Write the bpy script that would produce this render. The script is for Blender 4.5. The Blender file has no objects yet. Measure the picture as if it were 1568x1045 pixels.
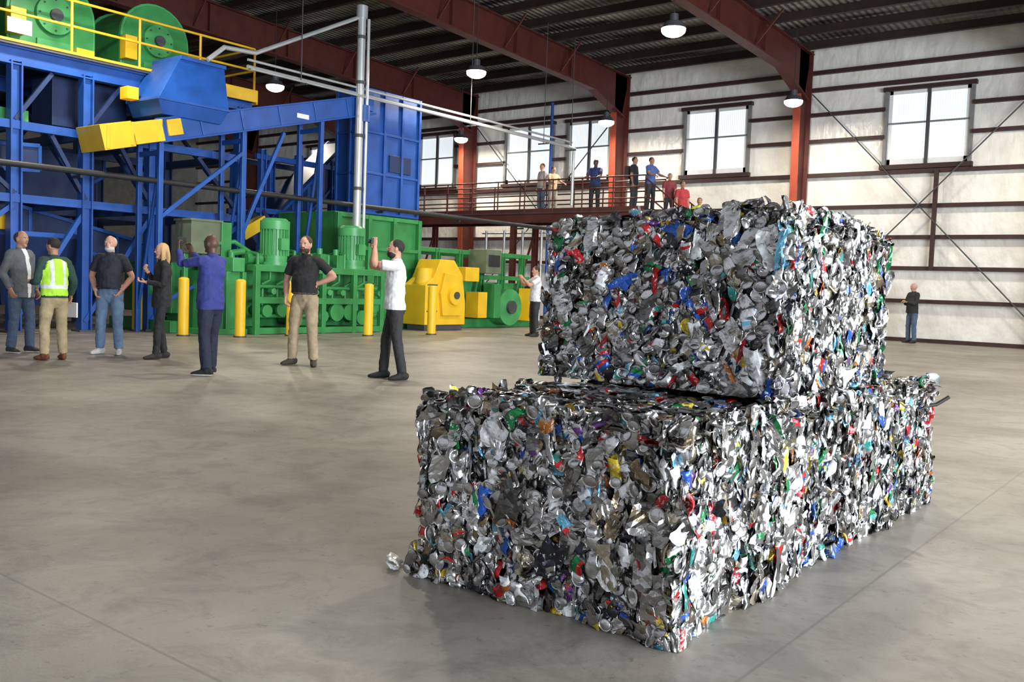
import bpy, math, random
import numpy as np
from mathutils import Matrix, Vector, noise
from mathutils.bvhtree import BVHTree
random.seed(7); np.random.seed(7)
scene=bpy.context.scene
COL=scene.collection

# ------------------------------------------------------------------ materials
def nodes_of(name):
    m=bpy.data.materials.new(name); m.use_nodes=True
    nt=m.node_tree; b=nt.nodes["Principled BSDF"]
    return m,nt,b
def paint(name,c,rough=.45,metal=0.0,var=.25,scale=3.0,bump=0.05,bscale=40,dirt=(.05,.045,.04),dirtamt=.25):
    m,nt,b=nodes_of(name); N=nt.nodes; L=nt.links
    tc=N.new('ShaderNodeTexCoord')
    n1=N.new('ShaderNodeTexNoise'); n1.inputs['Scale'].default_value=scale; n1.inputs['Detail'].default_value=6
    L.new(tc.outputs['Object'],n1.inputs['Vector'])
    r=N.new('ShaderNodeValToRGB'); r.color_ramp.elements[0].position=.3; r.color_ramp.elements[1].position=.75
    lo=[x*(1-var) for x in c]; hi=[min(1,x*(1+var*.6)+.003) for x in c]
    r.color_ramp.elements[0].color=(*lo,1); r.color_ramp.elements[1].color=(*hi,1)
    L.new(n1.outputs['Fac'],r.inputs['Fac'])
    n2=N.new('ShaderNodeTexNoise'); n2.inputs['Scale'].default_value=scale*4; n2.inputs['Detail'].default_value=8; n2.inputs['Roughness'].default_value=.7
    L.new(tc.outputs['Object'],n2.inputs['Vector'])
    mr=N.new('ShaderNodeMapRange'); mr.inputs[1].default_value=.52; mr.inputs[2].default_value=.8; mr.inputs[4].default_value=dirtamt
    L.new(n2.outputs['Fac'],mr.inputs[0])
    mx=N.new('ShaderNodeMix'); mx.data_type='RGBA'
    L.new(mr.outputs[0],mx.inputs[0]); L.new(r.outputs[0],mx.inputs[6]); mx.inputs[7].default_value=(*dirt,1)
    L.new(mx.outputs[2],b.inputs['Base Color'])
    b.inputs['Roughness'].default_value=rough; b.inputs['Metallic'].default_value=metal
    if bump>0:
        n3=N.new('ShaderNodeTexNoise'); n3.inputs['Scale'].default_value=bscale; n3.inputs['Detail'].default_value=4
        L.new(tc.outputs['Object'],n3.inputs['Vector'])
        bp=N.new('ShaderNodeBump'); bp.inputs['Strength'].default_value=bump; bp.inputs['Distance'].default_value=.02
        L.new(n3.outputs['Fac'],bp.inputs['Height']); L.new(bp.outputs[0],b.inputs['Normal'])
    return m
def emit(name,c,s):
    m,nt,b=nodes_of(name); b.inputs['Base Color'].default_value=(*c,1)
    b.inputs['Emission Color'].default_value=(*c,1); b.inputs['Emission Strength'].default_value=s
    return m
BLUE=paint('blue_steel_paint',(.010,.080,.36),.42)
BLUE_SHADE=paint('dark_blue_steel_paint',(.006,.024,.10),.5)  # darker copy of the blue paint; shadow within the machinery is painted in
GREEN=paint('green_steel_paint',(.035,.25,.065),.4)
GREEN2=paint('bright_green_paint',(.06,.33,.10),.4)
YEL=paint('safety_yellow_paint',(.82,.50,.015),.45,var=.12,dirtamt=.15)
YELR=paint('yellow_rail_paint',(.72,.42,.02),.45,var=.1)
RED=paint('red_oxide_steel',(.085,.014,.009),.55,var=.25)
RED_LIT=paint('lit_red_column_steel',(.34,.060,.028),.5,var=.15)  # lighter copy of the red steel; light on the column flanges is painted in
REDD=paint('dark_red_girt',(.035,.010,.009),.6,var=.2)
BLACK=paint('black_steel',(.018,.018,.02),.5)
DGREY=paint('dark_grey_steel',(.06,.06,.065),.5)
MGREY=paint('mid_grey_trim',(.20,.20,.20),.5)
GREY=paint('olive_box_paint',(.13,.16,.10),.5)
GALV=paint('galvanised_pipe',(.55,.57,.58),.35,metal=.5,var=.12)
RUBBER=paint('rubber_belt',(.015,.015,.016),.8)
WHITEP=paint('white_label',(.8,.8,.8),.5,var=.05)
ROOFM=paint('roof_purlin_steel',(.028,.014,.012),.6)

# ------------------------------------------------------------------ mesh builder
class MB:
    def __init__(s): s.v=[];s.f=[];s.mi=[];s.sm=[];s.ml=[]
    def m(s,mat):
        if mat not in s.ml: s.ml.append(mat)
        return s.ml.index(mat)
    def add(s,vs,fs,mat,smooth=False):
        o=len(s.v); k=s.m(mat)
        s.v+= [tuple(v) for v in vs]
        for f in fs: s.f.append([i+o for i in f]); s.mi.append(k); s.sm.append(smooth)
    def box(s,c,d,mat,rot=None):
        c=Vector(c); vs=[]
        for sx in(-1,1):
            for sy in(-1,1):
                for sz in(-1,1):
                    p=Vector((sx*d[0]/2,sy*d[1]/2,sz*d[2]/2))
                    if rot is not None: p=rot@p
                    vs.append(c+p)
        s.add(vs,[(0,1,3,2),(4,6,7,5),(0,4,5,1),(2,3,7,6),(0,2,6,4),(1,5,7,3)],mat)
    def bb(s,x0,x1,y0,y1,z0,z1,mat): s.box(((x0+x1)/2,(y0+y1)/2,(z0+z1)/2),(abs(x1-x0),abs(y1-y0),abs(z1-z0)),mat)
    def frame(s,p1,p2):
        p1=Vector(p1);p2=Vector(p2); t=(p2-p1); L=t.length; t.normalize()
        up=Vector((0,0,1)) if abs(t.z)<.95 else Vector((0,1,0))
        u=t.cross(up).normalized(); w=u.cross(t).normalized()
        return p1,p2,t,u,w,L
    def beam(s,p1,p2,w,h,mat):
        p1,p2,t,u,up,L=s.frame(p1,p2)
        R=Matrix((u,t,up)).transposed()
        s.box((p1+p2)/2,(w,L,h),mat,R)
    def ibeam(s,p1,p2,w,h,mat,tf=.03):
        p1,p2,t,u,up,L=s.frame(p1,p2); R=Matrix((u,t,up)).transposed(); c=(p1+p2)/2
        s.box(c,(tf,L,h-2*tf),mat,R)
        s.box(c+up*(h/2-tf/2),(w,L,tf),mat,R); s.box(c-up*(h/2-tf/2),(w,L,tf),mat,R)
    def cyl(s,p1,p2,r,mat,r2=None,n=16,caps=True):
        if r2 is None: r2=r
        p1,p2,t,u,up,L=s.frame(p1,p2); vs=[]
        for p,rr in((p1,r),(p2,r2)):
            for i in range(n):
                a=2*math.pi*i/n; vs.append(p+u*math.cos(a)*rr+up*math.sin(a)*rr)
        s.add(vs,[(i,(i+1)%n,n+(i+1)%n,n+i) for i in range(n)],mat,True)
        if caps:
            s.add(vs[:n],[list(range(n))[::-1]],mat); s.add(vs[n:],[list(range(n))],mat)
    def tube(s,pts,r,mat,n=10):
        for a,b in zip(pts[:-1],pts[1:]): s.cyl(a,b,r,mat,n=n)
        for p in pts[1:-1]: s.ball(p,r*1.02,mat)
    def ball(s,c,r,mat,n=10):
        if not hasattr(r,'__len__'): r=(r,r,r)
        vs=[];fs=[];m=n//2+1
        for j in range(m+1):
            th=math.pi*j/m
            for i in range(n):
                a=2*math.pi*i/n
                vs.append((c[0]+r[0]*math.sin(th)*math.cos(a),c[1]+r[1]*math.sin(th)*math.sin(a),c[2]+r[2]*math.cos(th)))
        for j in range(m):
            for i in range(n): fs.append((j*n+i,(j+1)*n+i,(j+1)*n+(i+1)%n,j*n+(i+1)%n))
        s.add(vs,fs,mat,True)
    def prism(s,poly,ax,a,b,mat):
        n=len(poly); vs=[]
        for q in(a,b):
            for (p0,p1) in poly:
                vs.append({'X':(q,p0,p1),'Y':(p0,q,p1),'Z':(p0,p1,q)}[ax])
        fs=[(i,(i+1)%n,n+(i+1)%n,n+i) for i in range(n)]+[list(range(n))[::-1],[n+i for i in range(n)]]
        s.add(vs,fs,mat)
    def taper(s,c0,d0,c1,d1,mat):
        vs=[]
        for c,d in((c0,d0),(c1,d1)):
            for sx,sy in((-1,-1),(1,-1),(1,1),(-1,1)): vs.append((c[0]+sx*d[0]/2,c[1]+sy*d[1]/2,c[2]))
        s.add(vs,[(3,2,1,0),(4,5,6,7),(0,1,5,4),(1,2,6,5),(2,3,7,6),(3,0,4,7)],mat)
    def obj(s,name,bevel=0,parent=None):
        me=bpy.data.meshes.new(name); me.from_pydata(s.v,[],s.f)
        for m in s.ml: me.materials.append(m)
        me.polygons.foreach_set('material_index',s.mi); me.polygons.foreach_set('use_smooth',s.sm)
        me.update()
        o=bpy.data.objects.new(name,me); COL.objects.link(o)
        if bevel:
            b=o.modifiers.new('bevel','BEVEL'); b.width=bevel; b.segments=2; b.limit_method='ANGLE'; b.angle_limit=math.radians(50)
        if parent: o.parent=parent
        return o

# ------------------------------------------------------------------ camera
cam=bpy.data.cameras.new('camera'); cam.lens=32.6; cam.sensor_width=36; cam.clip_end=300
co=bpy.data.objects.new('camera',cam); COL.objects.link(co)
Rm=Matrix.Rotation(math.radians(38),4,'Z')@Matrix.Rotation(math.radians(90-3.37),4,'X')@Matrix.Rotation(math.radians(2.1),4,'Z')
co.matrix_world=Matrix.Translation((0,0,1.25))@Rm
scene.camera=co

# ------------------------------------------------------------------ room shell
XL,XR,YB,YW=-46,14,-8,30
def floor_mat():
    m,nt,b=nodes_of('polished_concrete'); N=nt.nodes; L=nt.links
    tc=N.new('ShaderNodeTexCoord')
    def nz(scale,detail=6,rough=.6,dist=0):
        n=N.new('ShaderNodeTexNoise'); n.inputs['Scale'].default_value=scale; n.inputs['Detail'].default_value=detail; n.inputs['Roughness'].default_value=rough; n.inputs['Distortion'].default_value=dist
        L.new(tc.outputs['Object'],n.inputs['Vector']); return n
    def mul(a,b_,f):
        x=N.new('ShaderNodeMix'); x.data_type='RGBA'; x.blend_type='MULTIPLY'; x.inputs[0].default_value=f
        L.new(a,x.inputs[6]); L.new(b_,x.inputs[7]); return x.outputs[2]
    def ramp(n,p0,c0,p1,c1):
        r=N.new('ShaderNodeValToRGB'); e=r.color_ramp.elements; e[0].position=p0; e[0].color=(*c0,1); e[1].position=p1; e[1].color=(*c1,1); L.new(n.outputs['Fac'],r.inputs['Fac']); return r.outputs[0]
    col=ramp(nz(.45,8,.65,.4),.36,(.195,.175,.145),.66,(.335,.308,.262))
    col=mul(col,ramp(nz(3.0,10,.78,.6),.38,(.60,.60,.61),.54,(1,1,1)),.75)
    col=mul(col,ramp(nz(14,6,.7),.33,(.45,.44,.42),.40,(1,1,1)),.6)
    sp=N.new('ShaderNodeSeparateXYZ'); L.new(tc.outputs['Object'],sp.inputs[0])
    def joint(out,off):
        ad=N.new('ShaderNodeMath'); ad.operation='ADD'; ad.inputs[1].default_value=off; L.new(out,ad.inputs[0])
        pp=N.new('ShaderNodeMath'); pp.operation='PINGPONG'; pp.inputs[1].default_value=3.6; L.new(ad.outputs[0],pp.inputs[0])
        lt=N.new('ShaderNodeMath'); lt.operation='LESS_THAN'; lt.inputs[1].default_value=.006; L.new(pp.outputs[0],lt.inputs[0]); return lt
    j1=joint(sp.outputs['Y'],72-1.67); j2=joint(sp.outputs['X'],72+8.4)
    mm=N.new('ShaderNodeMath'); mm.operation='MAXIMUM'; L.new(j1.outputs[0],mm.inputs[0]); L.new(j2.outputs[0],mm.inputs[1])
    ml=N.new('ShaderNodeMath'); ml.operation='MULTIPLY'; ml.inputs[1].default_value=.4; L.new(mm.outputs[0],ml.inputs[0])
    m2=N.new('ShaderNodeMix'); m2.data_type='RGBA'; L.new(ml.outputs[0],m2.inputs[0]); L.new(col,m2.inputs[6]); m2.inputs[7].default_value=(.08,.075,.07,1)
    L.new(m2.outputs[2],b.inputs['Base Color'])
    c=nz(1.5,6); mr=N.new('ShaderNodeMapRange'); mr.inputs[3].default_value=.33; mr.inputs[4].default_value=.60
    L.new(c.outputs['Fac'],mr.inputs[0]); L.new(mr.outputs[0],b.inputs['Roughness'])
    bn=nz(60,5); bp=N.new('ShaderNodeBump'); bp.inputs['Strength'].default_value=.08; bp.inputs['Distance'].default_value=.01
    L.new(bn.outputs['Fac'],bp.inputs['Height']); L.new(bp.outputs[0],b.inputs['Normal'])
    return m
mb=MB(); mb.bb(XL,XR,YB,YW+.3,-.3,0,floor_mat()); mb.obj('floor')

def wall_mat():
    m,nt,b=nodes_of('white_insulated_wall_panel'); N=nt.nodes; L=nt.links
    tc=N.new('ShaderNodeTexCoord')
    n1=N.new('ShaderNodeTexNoise'); n1.inputs['Scale'].default_value=1.2; n1.inputs['Detail'].default_value=5
    L.new(tc.outputs['Object'],n1.inputs['Vector'])
    r=N.new('ShaderNodeValToRGB'); e=r.color_ramp.elements; e[0].position=.3; e[0].color=(.66,.63,.58,1); e[1].position=.7; e[1].color=(.84,.82,.78,1)
    L.new(n1.outputs['Fac'],r.inputs['Fac']); L.new(r.outputs[0],b.inputs['Base Color'])
    b.inputs['Roughness'].default_value=.32
    mp=N.new('ShaderNodeMapping'); mp.inputs['Scale'].default_value=(1.6,1,.9); L.new(tc.outputs['Object'],mp.inputs[0])
    n2=N.new('ShaderNodeTexNoise'); n2.inputs['Scale'].default_value=1.5; n2.inputs['Detail'].default_value=3; L.new(mp.outputs[0],n2.inputs['Vector'])
    bp=N.new('ShaderNodeBump'); bp.inputs['Strength'].default_value=.6; bp.inputs['Distance'].default_value=.15
    L.new(n2.outputs['Fac'],bp.inputs['Height']); L.new(bp.outputs[0],b.inputs['Normal'])
    return m
WALL=wall_mat()
wins=[(-9.0,-6.55),(-15.95,-13.5),(-21.0,-19.0),(-24.1,-21.7),(-29.0,-26.85),(-36.5,-34.3),(-1.3,1.2),(6,8.5)]
wins.sort()
WZ0,WZ1=5.4,7.7
mb=MB()
mb.bb(XL,XR,YW,YW+.2,0,WZ0,WALL); mb.bb(XL,XR,YW,YW+.2,WZ1,10.2,WALL)
x=XL
for a,b in wins: mb.bb(x,a,YW,YW+.2,WZ0,WZ1,WALL); x=b
mb.bb(x,XR,YW,YW+.2,WZ0,WZ1,WALL)
mb.obj('wall_back')
mb=MB(); mb.bb(XL-.2,XL,YB,YW,0,11.5,paint('left_wall_panel',(.35,.33,.3),.5)); mb.obj('wall_left')
mb=MB(); mb.bb(XR,XR+.2,YB,-6,0,11.5,WALL); mb.bb(XR,XR+.2,14,YW,0,11.5,WALL); mb.bb(XR,XR+.2,-6,14,6.5,11.5,WALL); mb.obj('wall_right')
mb=MB()
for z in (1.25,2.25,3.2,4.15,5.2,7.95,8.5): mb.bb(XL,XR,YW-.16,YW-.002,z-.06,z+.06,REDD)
wz=[6.3,7.15]
x=XL
for a,b in wins+[(XR,XR)]:
    if a>x:
        for z in wz: mb.bb(x,a-.02,YW-.16,YW-.002,z-.055,z+.055,REDD)
    x=b+.02
mb.bb(XL,XR,YW-.14,YW-.002,0,.12,REDD)
mb.obj('trim_1')
def pane_mat():
    m,nt,b=nodes_of('translucent_window_panel'); N=nt.nodes; L=nt.links
    tc=N.new('ShaderNodeTexCoord'); w=N.new('ShaderNodeTexWave'); w.bands_direction='X'; w.inputs['Scale'].default_value=4.5; w.inputs['Distortion'].default_value=.2
    L.new(tc.outputs['Object'],w.inputs['Vector'])
    r=N.new('ShaderNodeValToRGB'); e=r.color_ramp.elements; e[0].color=(.50,.56,.60,1); e[1].color=(.80,.86,.90,1); L.new(w.outputs['Fac'],r.inputs['Fac'])
    L.new(r.outputs[0],b.inputs['Base Color']); L.new(r.outputs[0],b.inputs['Emission Color']); b.inputs['Emission Strength'].default_value=.8
    return m
PANE=pane_mat()
for i,(a,b) in enumerate(wins):
    mb=MB(); y=YW+.02
    mb.bb(a,b,y,y+.04,WZ0,WZ1,PANE)
    for xx in(a,b): mb.bb(xx-.05,xx+.05,YW-.1,YW+.06,WZ0-.07,WZ1+.07,MGREY)
    mb.bb(a-.1,b+.1,YW-.18,YW+.06,WZ0-.12,WZ0+.02,REDD); mb.bb(a-.1,b+.1,YW-.18,YW+.06,WZ1-.02,WZ1+.1,REDD)
    mb.bb((a+b)/2-.05,(a+b)/2+.05,YW-.06,YW+.05,WZ0,WZ1,DGREY)
    mb.bb(a,b,YW-.05,YW+.05,(WZ0+WZ1)/2+.12,(WZ0+WZ1)/2+.17,MGREY)
    for xx in(a+.12,b-.12): mb.bb(xx-.05,xx+.05,YW-.03,YW+.05,WZ0,WZ1,WHITEP)
    mb.bb(a+.07,b-.07,YW-.03,YW+.05,WZ1-.12,WZ1-.02,WHITEP); mb.bb(a+.07,b-.07,YW-.03,YW+.05,WZ0+.02,WZ0+.2,WHITEP)
    mb.obj('window_%d'%(i+1))
SL=.045
def rb(y): return 8.15+(YW-y)*SL
for cx in (-40.5,-33.1,-25.7,-18.35,-11.5,-4.2,3.2,10.6):
    mb=MB()
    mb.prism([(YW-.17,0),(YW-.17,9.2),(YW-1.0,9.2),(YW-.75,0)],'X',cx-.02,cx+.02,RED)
    mb.prism([(YW-.75,0),(YW-1.0,7.7),(YW-1.04,7.7),(YW-.79,0)],'X',cx-.12,cx+.12,RED_LIT)
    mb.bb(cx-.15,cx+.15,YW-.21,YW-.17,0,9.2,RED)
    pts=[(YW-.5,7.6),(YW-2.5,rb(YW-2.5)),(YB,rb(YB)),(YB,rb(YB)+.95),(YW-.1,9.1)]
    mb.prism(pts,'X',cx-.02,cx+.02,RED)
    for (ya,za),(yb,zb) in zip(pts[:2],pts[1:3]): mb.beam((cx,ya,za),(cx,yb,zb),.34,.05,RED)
    mb.beam((cx,YW-.1,9.1),(cx,YB,rb(YB)+.95),.3,.04,RED)
    y=YW-4
    while y>YB+1:
        mb.bb(cx-.15,cx+.15,y-.01,y+.01,rb(y),rb(y)+.9,RED); y-=3
    y=YW-4.5
    while y>YB+1:
        for s in(-1,1): mb.beam((cx,y,rb(y)+.03),(cx+s*.85,y,rb(y)+1.0),.05,.05,RED)
        y-=3
    mb.obj('steel_portal_frame')
mb=MB(); y=YW-.6
while y>YB:
    z=rb(y)+1.0+.1
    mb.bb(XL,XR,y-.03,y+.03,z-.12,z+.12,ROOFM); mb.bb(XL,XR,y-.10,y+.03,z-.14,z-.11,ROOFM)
    y-=1.45
mb.obj('trim_2')
def ceil_mat():
    m,nt,b=nodes_of('roof_insulation'); N=nt.nodes; L=nt.links
    tc=N.new('ShaderNodeTexCoord'); n=N.new('ShaderNodeTexNoise'); n.inputs['Scale'].default_value=.8; n.inputs['Detail'].default_value=5
    mp=N.new('ShaderNodeMapping'); mp.inputs['Scale'].default_value=(.35,2.2,1); L.new(tc.outputs['Object'],mp.inputs[0])
    L.new(mp.outputs[0],n.inputs['Vector']); r=N.new('ShaderNodeValToRGB'); e=r.color_ramp.elements
    e[0].position=.40; e[0].color=(.035,.028,.025,1); e[1].position=.66; e[1].color=(.36,.35,.33,1); L.new(n.outputs['Fac'],r.inputs['Fac']); L.new(r.outputs[0],b.inputs['Base Color'])
    w=N.new('ShaderNodeTexWave'); w.bands_direction='X'; w.inputs['Scale'].default_value=1.6; L.new(tc.outputs['Object'],w.inputs['Vector'])
    bp=N.new('ShaderNodeBump'); bp.inputs['Strength'].default_value=.5; bp.inputs['Distance'].default_value=.1; L.new(w.outputs['Fac'],bp.inputs['Height']); L.new(bp.outputs[0],b.inputs['Normal'])
    b.inputs['Roughness'].default_value=.4
    return m
mb=MB(); mb.prism([(YW+.2,rb(YW)+1.22),(YB,rb(YB)+1.22),(YB,rb(YB)+1.42),(YW+.2,rb(YW)+1.42)],'X',XL-.2,XR+.2,ceil_mat()); mb.obj('ceiling')
mb=MB(); y=YW-.25
for (x0,x1) in ((-11.3,-4.4),(-25.5,-18.6)):
    mb.cyl((x0,y,7.8),(x1,y,.5),.022,DGREY,n=6); mb.cyl((x1,y-.05,7.8),(x0,y-.05,.5),.022,DGREY,n=6)
mb.bb(-7.45,-7.33,YW-.26,YW-.16,2.2,5.2,REDD)
mb.obj('cross_bracing_rods')

# ------------------------------------------------------------------ high bay lights
LAMP=emit('lamp_lens',(1,.96,.88),26)
hb=[(-10.3,18.6),(-16.9,19.6),(-17.75,27.6),(-10.9,27.2),(-25.0,28.2),(-23.6,18.0),(-3.5,18.6),(-3.5,27.2),(-10.3,9),(-17,9),(-3.5,9),(2.8,9),(2.8,18.6)]
for (x,y) in hb:
    z=7.1; mb=MB()
    mb.cyl((x,y,z),(x,y,z+.14),.28,DGREY,r2=.2,n=24); mb.cyl((x,y,z+.14),(x,y,z+.32),.1,DGREY,n=16)
    mb.ball((x,y,z-.03),(.27,.27,.15),LAMP,n=20); mb.cyl((x,y,z+.3),(x,y,rb(y)+.95),.012,BLACK,n=6)
    o=mb.obj('high_bay_light')
    ld=bpy.data.lights.new('lamp','AREA'); ld.shape='DISK'; ld.size=.4; ld.energy=190; ld.color=(1,.90,.74)
    lo=bpy.data.objects.new('lamp',ld); COL.objects.link(lo); lo.location=(x,y,z-.2); lo.parent=o

# ------------------------------------------------------------------ bales
def bale_mat():
    m,nt,b=nodes_of('crushed_cans'); N=nt.nodes; L=nt.links
    at=N.new('ShaderNodeAttribute'); at.attribute_name='can'
    tc=N.new('ShaderNodeTexCoord')
    n1=N.new('ShaderNodeTexNoise'); n1.inputs['Scale'].default_value=16; n1.inputs['Detail'].default_value=5; L.new(tc.outputs['Object'],n1.inputs['Vector'])
    r=N.new('ShaderNodeValToRGB'); e=r.color_ramp.elements; e[0].position=.34; e[0].color=(.36,.33,.29,1); e[1].position=.54; e[1].color=(1,1,1,1)
    L.new(n1.outputs['Fac'],r.inputs['Fac'])
    mx=N.new('ShaderNodeMix'); mx.data_type='RGBA'; mx.blend_type='MULTIPLY'; mx.inputs[0].default_value=.65
    L.new(at.outputs['Color'],mx.inputs[6]); L.new(r.outputs[0],mx.inputs[7])
    n2=N.new('ShaderNodeTexNoise'); n2.inputs['Scale'].default_value=60; n2.inputs['Detail'].default_value=2; L.new(tc.outputs['Object'],n2.inputs['Vector'])
    gt=N.new('ShaderNodeMapRange'); gt.inputs[1].default_value=.60; gt.inputs[2].default_value=.62; gt.inputs[4].default_value=.75; L.new(n2.outputs['Fac'],gt.inputs[0])
    iv=N.new('ShaderNodeMath'); iv.operation='SUBTRACT'; iv.inputs[0].default_value=1; L.new(at.outputs['Alpha'],iv.inputs[1])
    ml=N.new('ShaderNodeMath'); ml.operation='MULTIPLY'; L.new(iv.outputs[0],ml.inputs[0]); L.new(gt.outputs[0],ml.inputs[1])
    vo=N.new('ShaderNodeTexNoise'); vo.inputs['Scale'].default_value=12; L.new(tc.outputs['Object'],vo.inputs['Vector'])
    r3=N.new('ShaderNodeValToRGB'); e=r3.color_ramp.elements; e[0].position=.45; e[0].color=(.03,.05,.12,1); e[1].position=.52; e[1].color=(.8,.8,.8,1); L.new(vo.outputs['Fac'],r3.inputs['Fac'])
    m2=N.new('ShaderNodeMix'); m2.data_type='RGBA'; L.new(ml.outputs[0],m2.inputs[0]); L.new(mx.outputs[2],m2.inputs[6]); L.new(r3.outputs[0],m2.inputs[7])
    L.new(m2.outputs[2],b.inputs['Base Color']); L.new(at.outputs['Alpha'],b.inputs['Metallic'])
    b.inputs['Roughness'].default_value=.26
    n3=N.new('ShaderNodeTexNoise'); n3.inputs['Scale'].default_value=28; n3.inputs['Detail'].default_value=3; L.new(tc.outputs['Object'],n3.inputs['Vector'])
    bp=N.new('ShaderNodeBump'); bp.inputs['Strength'].default_value=.4; bp.inputs['Distance'].default_value=.015
    L.new(n3.outputs['Fac'],bp.inputs['Height']); L.new(bp.outputs[0],b.inputs['Normal'])
    return m
BALE=bale_mat()
PAL=[((.66,.66,.66),.95,30),((.42,.41,.40),.95,24),((.16,.155,.15),.85,12),((.80,.81,.82),.08,8),((.34,.27,.18),.85,5),((.55,.018,.02),.3,3.2),((.02,.09,.42),.35,2.6),
     ((.012,.20,.06),.35,1.8),((.13,.40,.58),.35,2.0),((.75,.56,.05),.35,1.2),((.16,.05,.26),.3,.4),((.50,.16,.03),.4,.7),((.012,.012,.015),.2,7),((.05,.34,.30),.35,.8),((.52,.46,.35),.8,4)]
pw=np.array([p[2] for p in PAL],float); pw/=pw.sum()
lw=np.array([6,5,6,16,3,14,11,7,8,5,1.2,4,7,4,4],float); lw/=lw.sum()
def piece(kind,rng):
    if kind=='disc':
        n=20; rs=[0,.5,.60,.66,.84,.92,1.0]; hs=[0,0,.0022,.0,.0,-.004,.005]
        R=rng.uniform(.028,.050); el=rng.uniform(.6,1)
        vs=[(0,0,0)]
        ph=rng.uniform(0,6.28)
        for r_,h in zip(rs[1:],hs[1:]):
            for i in range(n):
                a=2*math.pi*i/n; vs.append((R*r_*math.cos(a),R*r_*math.sin(a)*el,h+.005*r_*math.sin(2*a+ph)))
        fs=[(0,1+i,1+(i+1)%n) for i in range(n)]; ring=[0]*n
        for k in range(5):
            o=1+k*n
            for i in range(n): fs.append((o+i,o+n+i,o+n+(i+1)%n,o+(i+1)%n)); ring.append(k+1)
        return np.array(vs),fs,ring,None,True
    if kind=='crush':   # a flattened drinks / food can: squashed tube with a rimmed lid folded onto one end
        n=12; m=7; w=rng.uniform(.050,.072); h=rng.uniform(.065,.115); th=rng.uniform(.006,.014)
        pin=rng.uniform(.25,.75); pk=rng.uniform(.0,.35); bend=rng.normal(0,.012); tw=rng.normal(0,.25)
        vs=[];fs=[];g=[]
        for j in range(m):
            tt=j/(m-1); ww=w/2*(1-pk*math.exp(-((tt-pin)/.18)**2)); 
            if j in(0,m-1): ww*=.90
            zo=.006*math.sin(tt*rng.uniform(5,8))+bend*math.sin(tt*3.14)
            for i in range(n):
                a=2*math.pi*i/n; x=ww*math.cos(a); z=(th*(1.1 if j in(1,m-2) else .75+.5*rng.random()))*math.sin(a)
                vs.append((x+bend*math.sin(tt*3.14)+tw*(tt-.5)*.03+rng.normal(0,.0012),(tt-.5)*h+rng.normal(0,.002)+.006*math.sin(a*2+tw*9),z+zo+rng.normal(0,.0016)))
        for j in range(m-1):
            for i in range(n): fs.append((j*n+i,j*n+(i+1)%n,(j+1)*n+(i+1)%n,(j+1)*n+i)); g.append((j,i,m-1,n-1))
        if rng.random()<.75:
            R=w*.47; o0=len(vs); cy=h/2-.2*R; tl=rng.uniform(.15,.9); q=16
            for r_,hh in((.0,0),(.78,0),(.86,-.003),(1.0,.003)):
                for i in range(q if r_>0 else 1):
                    a=2*math.pi*i/q; lx=R*r_*math.cos(a); ly=R*r_*math.sin(a)
                    vs.append((lx,cy+ly*math.cos(tl),th+.004+hh+ly*math.sin(tl)*.6+R*.5*math.sin(tl)))
            for i in range(q): fs.append((o0,o0+1+i,o0+1+(i+1)%q)); g.append((-1,0,0,0))
            for k in range(2):
                o=o0+1+k*q
                for i in range(q): fs.append((o+i,o+q+i,o+q+(i+1)%q,o+(i+1)%q)); g.append((-1 if k else -2,0,0,0))
        return np.array(vs),fs,None,g,True
    nu,nv=6,8
    if kind=='can': w=rng.uniform(.045,.075); h=rng.uniform(.08,.135)
    elif kind=='strip': w=rng.uniform(.010,.024); h=rng.uniform(.09,.19); nu=4
    elif kind=='sheet': w=rng.uniform(.07,.12); h=rng.uniform(.09,.17)
    else: w=rng.uniform(.025,.05); h=rng.uniform(.03,.065); nu,nv=5,5
    A,B=np.meshgrid(np.linspace(-.5,.5,nu),np.linspace(-.5,.5,nv))
    wid=1-.3*rng.random()*(2*np.abs(B))**3
    x=A*w*wid; y=B*h+.012*rng.normal()*A*A*4
    x=x+w*.25*rng.normal()*np.sin(B*3.1*rng.uniform(.5,1.5))
    k=rng.uniform(-.9,.5)
    z=k*w*.42*(4*A*A)
    for q in range(2):
        fr=rng.uniform(1.0,2.8); ph=rng.uniform(0,6.3); d1=rng.uniform(-1.2,1.2)
        z=z+ .0075*(w/.07)*np.abs(np.sin(fr*(B*3.1+A*d1*3)+ph))
    z=z+rng.normal(0,.0018 if kind!='strip' else .001,(nv,nu))
    x=x+rng.normal(0,.0014,(nv,nu)); y=y+rng.normal(0,.0024,(nv,nu))
    vs=np.stack([x.ravel(),y.ravel(),z.ravel()],1)
    fs=[];ring=[]
    for j in range(nv-1):
        for i in range(nu-1): fs.append((j*nu+i,j*nu+i+1,(j+1)*nu+i+1,(j+1)*nu+i)); ring.append((j,i,nv-1,nu-1))
    return vs,fs,None,ring,False
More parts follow.
